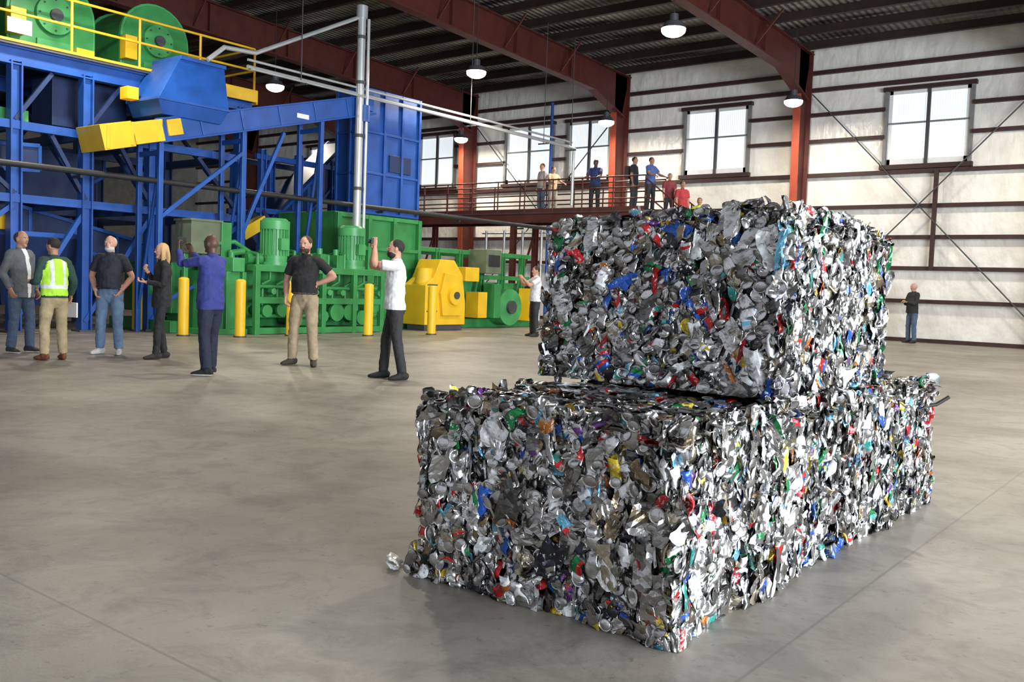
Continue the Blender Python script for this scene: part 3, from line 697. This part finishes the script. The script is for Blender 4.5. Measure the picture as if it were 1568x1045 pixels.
# ------------------------------------------------------------------ people
def catmull(P,k):
    out=[]
    n=len(P)
    for i in range(n-1):
        p0=P[max(0,i-1)];p1=P[i];p2=P[i+1];p3=P[min(n-1,i+2)]
        for j in range(k):
            t=j/k; out.append(.5*((2*p1)+(-p0+p2)*t+(2*p0-5*p1+4*p2-p3)*t*t+(-p0+3*p1-3*p2+p3)*t**3))
    out.append(P[-1]); return out
def loft(pts,rads,side,n=18,k=3,rnd=(.5,.5)):
    pts=[Vector(p) for p in pts]; rads=[Vector((r,r)) if not hasattr(r,'__len__') else Vector(r) for r in rads]
    pts=catmull(pts,k); rads=catmull(rads,k); side=Vector(side)
    T=[]
    for i in range(len(pts)):
        a=pts[max(0,i-1)];b=pts[min(len(pts)-1,i+1)]; d=b-a
        T.append(d.normalized() if d.length>1e-6 else Vector((0,0,1)))
    rings=[]
    def ring(p,t,r):
        u=(side-t*side.dot(t)); u=u.normalized() if u.length>1e-4 else t.orthogonal().normalized()
        w=t.cross(u); return [p+u*r[0]*math.cos(2*math.pi*i/n)+w*r[1]*math.sin(2*math.pi*i/n) for i in range(n)]
    m0=min(rads[0]);m1=min(rads[-1])
    if rnd[0]: rings.append(ring(pts[0]-T[0]*m0*rnd[0],T[0],rads[0]*.6))
    for p,t,r in zip(pts,T,rads): rings.append(ring(p,t,r))
    if rnd[1]: rings.append(ring(pts[-1]+T[-1]*m1*rnd[1],T[-1],rads[-1]*.6))
    vs=[v for r in rings for v in r]; fs=[]
    for j in range(len(rings)-1):
        for i in range(n): fs.append((j*n+i,j*n+(i+1)%n,(j+1)*n+(i+1)%n,(j+1)*n+i))
    c0=len(vs); vs.append(sum(rings[0],Vector())/n); c1=len(vs); vs.append(sum(rings[-1],Vector())/n)
    o=(len(rings)-1)*n
    for i in range(n): fs.append((c0,(i+1)%n,i)); fs.append((c1,o+i,o+(i+1)%n))
    return vs,fs
def ell(c,r,n=20,m=14,fn=None):
    vs=[];fs=[]
    c=Vector(c)
    vs.append(Vector((0,0,1)))
    for j in range(1,m):
        th=math.pi*j/m
        for i in range(n): a=2*math.pi*i/n; vs.append(Vector((math.sin(th)*math.cos(a),math.sin(th)*math.sin(a),math.cos(th))))
    vs.append(Vector((0,0,-1)))
    for i in range(n): fs.append((0,1+i,1+(i+1)%n))
    for j in range(m-2):
        for i in range(n): fs.append((1+j*n+i,1+(j+1)*n+i,1+(j+1)*n+(i+1)%n,1+j*n+(i+1)%n))
    l=len(vs)-1; o=1+(m-2)*n
    for i in range(n): fs.append((l,o+(i+1)%n,o+i))
    if fn: vs=[fn(v) for v in vs]
    return [c+Vector((v.x*r[0],v.y*r[1],v.z*r[2])) for v in vs],fs
def headfn(v):
    x,y,z=v
    if z<0: x*=1-.30*z*z
    if z<0 and y<0: y*=1+.45*z
    if y>.78: y=.78+(y-.78)*.55
    return Vector((x,y,z))
def cloth(name,c,rough=.85): return paint(name,c,rough,var=.22,scale=9,bump=.5,bscale=16,dirtamt=.05)
SKIN={'light':(.50,.26,.18),'mid':(.38,.19,.12),'dark':(.09,.042,.027)}
_mc={}
def M_(key,c,rough=.8):
    if key not in _mc: _mc[key]=cloth(key,c,rough) if not key.startswith('skin') else paint(key,c,.5,var=.1,scale=14,bump=.05,dirtamt=0)
    return _mc[key]
EYEW=emit('eye_white',(.6,.6,.6),0); EYED=emit('eye_iris',(.02,.012,.01),0)
RELX=dict(ua=(.13,.03,-1),fa=(.0,.22,-1),n=(-1,0,0),curl=.35)
def person(name,loc,phi,H,spec,vox=.0095):
    s=H/1.75; parts=[]; extra=[]
    A=lambda lab,vf: parts.append((lab,vf[0],vf[1]))
    X=Vector((1,0,0)); lean=spec.get('lean',0.0); belly=spec.get('belly',0.0); fem=spec.get('fem',False)
    sw=.172 if fem else .198
    def L(z): return lean*max(0,z-.95)
    untuck=spec.get('untuck',True)
    A('pants',loft([(0,0,.80),(0,-.005,.86),(0,-.008,.93),(0,0,1.0),(0,0,1.06)],[(.13,.09),(.165,.115),(.17,.122),(.158,.112),(.145,.10)],X))
    w=.92 if fem else 1.05
    hem=spec.get('hem',.88 if untuck else .985)
    tp=[(hem,.178*(w if fem else 1.0),.135+belly*.6),(1.06,.165*w,.120+belly),(1.18,.165*w,.122+belly*.8),(1.30,.180*w,.126),(1.39,.178*w,.112),(1.45,.13*w,.085),(1.485,.075,.066)]
    if hem<.95: tp.insert(1,(.97,.178*(w if fem else 1.0),.130+belly*.8))
    A('shirt',loft([(0,L(z)+(.01 if z<1.25 else 0)+belly*.5*(z<1.2),z) for z,_,_ in tp],[(a+.006,b+.004) for _,a,b in tp],X,rnd=(.0,.3)))
    A('skin',loft([(0,L(1.44)-.005,1.43),(0,L(1.5),1.50),(0,L(1.58)+.005,1.585)],[.06,.056,.056],X,rnd=(0,0)))
    if spec.get('collar',True): A('shirt',loft([(0,L(1.47)-.002,1.462),(0,L(1.5)+.0,1.507)],[(.080,.076),(.067,.065)],X,rnd=(0,0)))
    if not untuck: A('belt',loft([(0,.003+belly*.3,.975),(0,.003+belly*.3,1.015)],[(.176,.130+belly*.8),(.176,.130+belly*.8)],X,rnd=(0,0)))
    if spec.get('vest'):
        vt=[(.93,.192,.147),(1.08,.188,.145),(1.2,.19,.147),(1.32,.196,.145),(1.4,.185,.13),(1.46,.12,.09)]
        A('vest',loft([(0,L(z)+.008,z) for z,_,_ in vt],[(a,b) for _,a,b in vt],X,rnd=(0,.2)))
    feet=spec.get('feet',[(-.13,0,12),(.13,0,-12)])
    for sgn,(fx,fy,yaw) in zip((-1,1),feet):
        hip=Vector((sgn*.092,0,.90)); ank=Vector((fx,fy,.085)); kn=(hip+ank)/2+Vector((sgn*.008,.03+spec.get('knee',0),.02))
        pr=spec.get('prad',1.06)
        q=hip.lerp(kn,.5); q2=kn.lerp(ank,.4)
        A('pants',loft([hip+Vector((0,0,.03)),q,kn,q2,ank.lerp(kn,.03)],[.092*pr,.085*pr,.068*pr,.066*pr,.062*pr],X,rnd=(.3,0)))
        yr=math.radians(yaw); d=Vector((-math.sin(yr),math.cos(yr),0)); sd=Vector((d.y,-d.x,0))
        b0=Vector((fx,fy,0))
        vf=loft([b0+d*u+Vector((0,0,h)) for u,h in((-.07,.045),(-.04,.052),(.02,.05),(.08,.04),(.14,.032),(.185,.026))],[(.032,.042),(.037,.05),(.038,.05),(.046,.040),(.045,.030),(.028,.02)],sd)
        vs=[Vector((v.x,v.y,max(v.z,.003))) for v in vf[0]]; A('shoe',(vs,vf[1]))
        A('shoe',loft([b0+Vector((0,0,.05)),b0+Vector((0,0,.16 if spec.get('boots') else .10))],[.045,.05 if spec.get('boots') else .042],X,rnd=(0,0)))
    for sgn,key in((-1,'L'),(1,'R')):
        P=spec.get(key,RELX)
        ua=Vector(P['ua']);fa=Vector(P['fa']);nn=Vector(P['n'])
        if sgn<0: ua.x*=-1;fa.x*=-1;nn.x*=-1
        sh=Vector((sgn*(sw-.012),L(1.42),1.415)); el=sh+ua.normalized()*.285; wr=el+fa.normalized()*.25
        lat=Vector((sgn,0,0))
        A('shirt',loft([sh-lat*.09+Vector((0,0,.012)),sh-lat*.03+Vector((0,0,.01)),sh.lerp(el,.12)],[.062,.068,.062],Vector((0,1,0))))
        th=.88 if fem else 1.05
        if spec.get('sleeve','short')=='short':
            A('shirt',loft([sh,sh.lerp(el,.35),sh.lerp(el,.68)],[.062*th,.062*th,.064*th],Vector((0,1,.1)),rnd=(.5,0)))
            A('skin',loft([sh.lerp(el,.3),sh.lerp(el,.7),el,el.lerp(wr,.3),el.lerp(wr,.7),wr],[.047*th,.045*th,.040*th,.042*th,.033*th,.026*th],Vector((0,1,.1))))
        else:
            A('shirt',loft([sh,sh.lerp(el,.4),el,el.lerp(wr,.35),el.lerp(wr,.92)],[.062*th,.058*th,.052*th,.049*th,.039*th],Vector((0,1,.1)),rnd=(.5,.0)))
            A('skin',loft([el.lerp(wr,.7),wr],[.028,.026],Vector((0,1,.1))))
        hd=Vector(P.get('hd',P['fa']))
        if sgn<0 : hd.x*=-1
        hd.normalize(); nn=(nn-hd*nn.dot(hd)).normalized(); ts=hd.cross(nn)*(-sgn)
        H_=[]
        H_.append(loft([wr-hd*.015,wr+hd*.02,wr+hd*.06,wr+hd*.092],[(.024,.019),(.033,.018),(.040,.015),(.038,.012)],ts,n=12))
        cu=P.get('curl',.35)
        for o_,ln in((.029,.070),(.010,.080),(-.010,.074),(-.028,.058)):
            p=wr+hd*.088+ts*o_; pl=[p-hd*.012,p.copy()]; ang=0
            for fr,ci in((.42,.8),(.32,1.2),(.26,.9)):
                ang+=cu*ci; dd=hd*math.cos(ang)+nn*math.sin(ang); p=p+dd*ln*fr; pl.append(p.copy())
            H_.append(loft(pl,[.0095,.0095,.0088,.008,.0065],ts,n=8,k=2))
        p=wr+hd*.025+ts*.024; d1=(hd*.65+ts*.65+nn*.35).normalized(); d2=(hd*.85+ts*.2+nn*.4*(1+cu)).normalized()
        H_.append(loft([p,p+d1*.035,p+d1*.035+d2*.03,p+d1*.035+d2*.055],[.015,.012,.0105,.008],nn,n=8,k=2))
        for h in H_: extra.append(('skin',h[0],h[1]))
    hc=Vector((0,L(1.62)+.02,1.632)); hy,hp=spec.get('head',(0,0))
    HR=Matrix.Rotation(math.radians(hy),3,'Z')@Matrix.Rotation(math.radians(hp),3,'X')
    def HP(lab,vf,rem=True):
        vs=[hc+HR@Vector(v) for v in vf[0]]
        (parts if rem else extra).append((lab,vs,vf[1]))
    HP('skin',ell((0,0,0),(.076,.097,.118),fn=headfn))
    HP('skin',loft([(0,.078,.025),(0,.092,.0),(0,.102,-.022)],[.009,.011,.015],(1,0,0),n=10))
    HP('skin',ell((0,.062,-.095),(.03,.025,.02)))
    for q in(-1,1):
        HP('skin',ell((q*.078,-.006,-.006),(.012,.021,.033),n=12,m=8))
        HP('skin',ell((q*.032,.078,.022),(.022,.012,.007),n=10,m=6))
        HP('eyew',ell((q*.031,.0785,.004),(.014,.009,.0075),n=10,m=6),False)
        HP('eyed',ell((q*.031,.0845,.004),(.006,.005,.0062),n=8,m=6),False)
        HP('brow',ell((q*.032,.0865,.024),(.019,.006,.0045),n=10,m=6),False)
    bd=spec.get('beard')
    HP('lip',ell((0,.094 if bd else .0815,-.052),(.022,.006,.007),n=12,m=6),False)
    if bd: HP('beard',ell((0,.028,-.072),(.066,.068,.05)))
    if bd: HP('beard',ell((0,.085,-.040),(.026,.009,.007),n=12,m=6))
    hs=spec.get('hair','short')
    if hs in('short','long'): HP('hair',ell((0,-.020,.036),(.083,.094,.093)))
    if hs=='thin': HP('hair',ell((0,-.034,.022),(.083,.082,.088)))
    if hs=='long':
        HP('hair',loft([(0,-.05,.06),(0,-.075,-.03),(0,-.085,-.13),(0,-.07,-.23)],[(.075,.05),(.088,.045),(.085,.04),(.06,.025)],(1,0,0)))
        for q in(-1,1): HP('hair',loft([(q*.07,-.0,.05),(q*.086,.005,-.04),(q*.085,.01,-.13),(q*.075,.02,-.2)],[(.02,.035),(.018,.035),(.018,.03),(.01,.02)],(1,0,0)))
    V=[];F=[]
    for lab,vs,fs in parts:
        o=len(V); V+=[tuple(v) for v in vs]; F+=[[i+o for i in f] for f in fs]
    tm=bpy.data.meshes.new('t'); tm.from_pydata(V,[],F); to=bpy.data.objects.new('t',tm); COL.objects.link(to)
    md=to.modifiers.new('r','REMESH'); md.mode='VOXEL'; md.voxel_size=vox
    sm=to.modifiers.new('s','SMOOTH'); sm.factor=.5; sm.iterations=3
    dg=bpy.context.evaluated_depsgraph_get(); ev=to.evaluated_get(dg); em=bpy.data.meshes.new_from_object(ev)
    bpy.data.objects.remove(to)
    labs=[]
    for p in parts:
        if p[0] not in labs: labs.append(p[0])
    bv={}
    for lab in labs:
        v=[];f=[]
        for l2,vs,fs in parts:
            if l2==lab: o=len(v); v+=vs; f+=[[i+o for i in g] for g in fs]
        bv[lab]=BVHTree.FromPolygons(v,f)
    MV=[v.co.copy() for v in em.vertices]; MF=[list(p.vertices) for p in em.polygons]; ML=[]
    isc=set()
    for p in em.polygons:
        c=p.center; best=None;bd_=1e9
        for lab in labs:
            r=bv[lab].find_nearest(c,.08)
            if r[0] is not None and r[3]<bd_: bd_=r[3];best=lab
        lab=best or 'shirt'
        if lab in('pants','shirt') and abs(c.x)<.195 and abs(c.y)<.17 and c.z<1.1: lab='shirt' if c.z>hem else 'pants'
        if lab=='shoe' and c.z<.026 and spec.get('sole'): lab='sole'
        if lab=='vest':
            if abs(c.z-1.06)<.028: lab='stripe'
            if abs(abs(c.x)-.09)<.025 and c.z>1.06: lab='stripe'
            if abs(c.x)<.012 and c.y>0: lab='shirt'
        if lab=='shirt' and spec.get('open') and c.y>0 and abs(c.x)<.03+.02*(c.z-1.0) and c.z<1.5: lab='inner'
        if lab in('shirt','pants','vest'): isc.update(p.vertices)
        ML.append(lab)
    for i in isc:
        v=MV[i]; k=noise.noise(Vector((v.x*9,v.y*9,v.z*9+H*50)))*.010+noise.noise(Vector((v.x*22,v.y*22+v.z*8,v.z*22)))*.006
        c=Vector((0,0,v.z)); d=(v-c); d.z=0
        if d.length>.01: MV[i]=v+d.normalized()*k
    for lab,vs,fs in extra:
        o=len(MV); MV+=[Vector(v) for v in vs]
        for f in fs: MF.append([i+o for i in f]); ML.append(lab)
    me=bpy.data.meshes.new(name); me.from_pydata([v*s for v in MV],[],MF)
    cols=spec['c']; sk=spec.get('skin','light'); ul=[]
    def mat_for(l):
        if l=='skin': return M_('skin_'+sk,SKIN[sk])
        if l=='lip': return M_('skin_lip_'+sk,tuple(x*f for x,f in zip(SKIN[sk],(.75,.5,.5))))
        if l=='eyew': return EYEW
        if l=='eyed': return EYED
        if l=='brow': return M_('hair_%s'%str(cols['hair']),cols['hair'])
        if l=='beard': return M_('hair_%s'%str(cols.get('beard',cols['hair'])),cols.get('beard',cols['hair']))
        dflt={'belt':(.02,.012,.01),'sole':(.75,.75,.73),'stripe':(.7,.72,.72),'inner':(.75,.78,.82),'vest':(.45,.80,.05)}
        c=cols.get(l,dflt.get(l,(.5,.5,.5))); return M_('%s_%s'%(l,str(c)),c)
    idx=[]
    for l in ML:
        if l not in ul: ul.append(l)
        idx.append(ul.index(l))
    for l in ul: me.materials.append(mat_for(l))
    me.polygons.foreach_set('material_index',idx); me.polygons.foreach_set('use_smooth',[True]*len(idx)); me.update()
    o=bpy.data.objects.new(name,me); COL.objects.link(o)
    Fv=Vector((-.616,.788,0)); Rv=Vector((.788,.616,0)); a=math.radians(phi)
    fw=-Fv*math.cos(a)+Rv*math.sin(a)
    o.location=loc; o.rotation_euler=(0,0,math.atan2(-fw.x,fw.y))
    for (nm,c,d,mat) in spec.get('props',[]):
        mb=MB(); c=Vector(c)*s; mb.box((0,0,0),d,mat)
        if nm=='camera_device': mb.cyl((0,d[1]/2,0),(0,d[1]/2+.04,0),.03,BLACK,n=20)
        ch=mb.obj(nm,bevel=.004); ch.parent=o; ch.location=c
    return o
HIPA=dict(ua=(.75,-.25,-.75),fa=(-.85,.35,-.45),hd=(-.5,.6,-.5),n=(-.7,0,-.3),curl=.5)
person('man_white_polo_taking_photo',(-8.50,8.43,0),-78,1.79,dict(skin='light',hair='short',beard=True,sleeve='short',untuck=True,head=(0,8),prad=.98,
  feet=[(-.12,-.10,20),(.12,.12,-5)],c=dict(shirt=(.72,.72,.72),pants=(.02,.02,.022),shoe=(.012,.012,.012),hair=(.015,.01,.008)),
  R=dict(ua=(.0,.86,-.02),fa=(-.50,-.02,.90),hd=(-.3,.1,.9),n=(-.8,-.3,0),curl=.6),L=dict(ua=(.0,.86,.06),fa=(-.50,-.02,.90),hd=(-.3,.1,.9),n=(-.8,-.3,0),curl=.6),
  props=[('camera_device',(0,.31,1.72),(.13,.035,.075),BLACK)]))
person('man_blue_shirt_taking_photo',(-10.10,6.81,0),-112,1.76,dict(skin='dark',hair='bald',sleeve='long',untuck=True,hem=.82,belly=.02,head=(0,4),sole=True,
  feet=[(-.15,-.06,20),(.13,.10,-15)],c=dict(shirt=(.025,.035,.20),pants=(.010,.014,.035),shoe=(.012,.012,.014),hair=(.01,.01,.01)),
  R=dict(ua=(.1,.85,-.2),fa=(-.42,.62,.72),hd=(-.2,.3,.9),n=(-.8,-.3,0),curl=.6),L=dict(ua=(.1,.85,-.12),fa=(-.42,.62,.72),hd=(-.2,.3,.9),n=(-.8,-.3,0),curl=.6),
  props=[('smartphone',(0,.48,1.67),(.15,.012,.075),BLACK)]))
person('man_black_polo',(-10.59,8.68,0),-12,1.86,dict(skin='light',hair='short',beard=True,sleeve='short',untuck=False,belly=.025,head=(0,0),
  feet=[(-.17,.06,25),(.17,0,-22)],c=dict(shirt=(.012,.012,.014),pants=(.40,.31,.20),shoe=(.05,.035,.03),hair=(.06,.03,.015)),L=HIPA,
  R=dict(ua=(.35,-.1,-.92),fa=(-.15,.35,-.9),n=(-1,0,0),curl=.5)))
person('woman_in_black',(-12.40,7.53,0),-58,1.69,dict(skin='light',hair='long',sleeve='long',fem=True,untuck=True,hem=.78,boots=True,prad=.84,head=(10,0),
  feet=[(-.11,.10,10),(.11,-.06,-10)],c=dict(shirt=(.012,.012,.014),pants=(.012,.012,.014),shoe=(.02,.016,.014),hair=(.5,.33,.15)),
  R=dict(ua=(.1,.25,-.95),fa=(-.45,.55,.75),n=(-.5,-.5,0),curl=.8),L=dict(ua=(.1,.1,-.98),fa=(-.5,.9,.1),n=(0,0,1),curl=.6)))
person('man_navy_shirt_white_beard',(-13.42,7.29,0),2,1.79,dict(skin='light',hair='thin',beard=True,sleeve='short',untuck=False,belly=.04,sole=True,
  feet=[(-.14,.02,18),(.14,.0,-18)],c=dict(shirt=(.012,.014,.026),pants=(.11,.18,.29),shoe=(.45,.45,.45),hair=(.45,.43,.4),beard=(.6,.58,.55)),
  R=dict(ua=(.35,-.12,-.92),fa=(-.35,.35,-.85),n=(-1,0,0),curl=.6),L=dict(ua=(.4,-.12,-.92),fa=(-.45,.35,-.8),n=(-1,0,0),curl=.6)))
person('man_hi_vis_vest',(-12.85,6.18,0),-125,1.68,dict(skin='mid',hair='short',sleeve='long',vest=True,untuck=True,hem=.9,head=(20,-6),lean=.05,
  feet=[(-.13,.03,15),(.13,.0,-15)],c=dict(shirt=(.015,.05,.04),pants=(.38,.30,.17),shoe=(.16,.05,.02),hair=(.015,.01,.008)),
  R=dict(ua=(.3,-.15,-.9),fa=(.1,.45,-.8),n=(-1,0,0),curl=.7,),L=dict(ua=(.15,.1,-.95),fa=(-.2,.9,-.1),n=(0,0,1),curl=.6),
  props=[('paper_sheet',(.33,.14,.72),(.02,.30,.21),WHITEP)]))
person('man_grey_blazer',(-14.15,6.30,0),75,1.80,dict(skin='mid',hair='thin',sleeve='long',untuck=True,hem=.80,open=True,belly=.015,sole=True,
  feet=[(-.13,.05,12),(.12,-.05,-12)],c=dict(shirt=(.11,.12,.135),pants=(.05,.08,.14),shoe=(.02,.02,.022),hair=(.03,.02,.015)),
  R=dict(ua=(.2,-.25,-.95),fa=(-.1,.4,-.9),n=(-1,0,0),curl=.6),L=dict(ua=(.15,-.1,-.98),fa=(0,.4,-.9),n=(-1,0,0),curl=.5)))
person('man_white_shirt',(-14.01,18.83,0),-70,1.78,dict(skin='light',hair='short',sleeve='short',c=dict(shirt=(.7,.71,.73),pants=(.02,.02,.02),shoe=(.02,.02,.02),hair=(.03,.02,.015)),
  R=dict(ua=(.1,.8,-.5),fa=(-.4,.5,.6),n=(-1,0,0),curl=.6),L=dict(ua=(.1,.8,-.5),fa=(-.4,.5,.6),n=(-1,0,0),curl=.6)),vox=.014)
person('man_black_shirt_by_wall',(-7.62,29.0,0),-75,1.78,dict(skin='light',hair='thin',sleeve='long',belly=.03,c=dict(shirt=(.015,.015,.017),pants=(.07,.11,.19),shoe=(.02,.02,.02),hair=(.4,.38,.36)),
  R=dict(ua=(.1,.3,-.95),fa=(-.7,.75,.3),n=(0,0,-1),curl=.5),L=dict(ua=(.1,.3,-.95),fa=(-.7,.75,.2),n=(0,0,-1),curl=.5)),vox=.014)
LEANR=dict(ua=(.25,.55,-.8),fa=(-.05,.9,-.25),n=(0,0,-1),curl=.8)
CW=[('man_plaid_shirt',-19.8,cz,-60,(.5,.45,.42),(.1,.12,.2),'light',RELX),('woman_tan_vest',-19.4,cz,30,(.45,.33,.2),(.35,.3,.25),'light',LEANR),
    ('man_blue_tshirt',-17.55,cz,-30,(.03,.05,.16),(.03,.03,.035),'dark',LEANR),('man_with_backpack',-16.1,cz,60,(.02,.022,.03),(.05,.05,.06),'mid',RELX),
    ('man_light_blue_shirt',-15.4,cz,40,(.06,.12,.35),(.03,.03,.04),'mid',LEANR),
    ('man_red_shirt',-14.28,cz-4*dz,20,(.4,.03,.04),(.03,.03,.04),'mid',RELX),('man_yellow_vest',-13.6,cz-7*dz,-20,(.55,.75,.05),(.03,.03,.04),'mid',RELX),('woman_dark_red_top',-14.75,cz-2*dz,10,(.2,.03,.04),(.03,.03,.04),'light',RELX)]
for i,(nm,x,z,phi,sc,pc,sk,arm) in enumerate(CW):
    person(nm,(x,26.75+.1*(i%2),z+.002),phi,[1.78,1.66,1.8,1.82,1.75,1.72,1.74,1.6][i],dict(skin=sk,hair='short',sleeve='short',c=dict(shirt=sc,pants=pc,shoe=(.02,.02,.02),hair=(.02,.014,.01)),R=arm,L=arm,
      props=[('backpack',(0,-.19,1.25),(.30,.16,.42),BLACK)] if nm=='man_with_backpack' else []),vox=.018)

# ------------------------------------------------------------------ daylight
w=bpy.data.worlds.new('world'); scene.world=w; w.use_nodes=True
bg=w.node_tree.nodes['Background']; bg.inputs[0].default_value=(.86,.91,1,1); bg.inputs[1].default_value=.50
def area(name,loc,rot,sx,sy,e,c):
    ld=bpy.data.lights.new(name,'AREA'); ld.shape='RECTANGLE'; ld.size=sx; ld.size_y=sy; ld.energy=e; ld.color=c
    o=bpy.data.objects.new(name,ld); COL.objects.link(o); o.location=loc; o.rotation_euler=[math.radians(a) for a in rot]; return o
area('dock_door_daylight',(XR-.1,4,3.2),(0,90,0),6.2,19,7200,(.84,.92,1))
scene.view_settings.view_transform='Standard'
scene.view_settings.exposure=.38
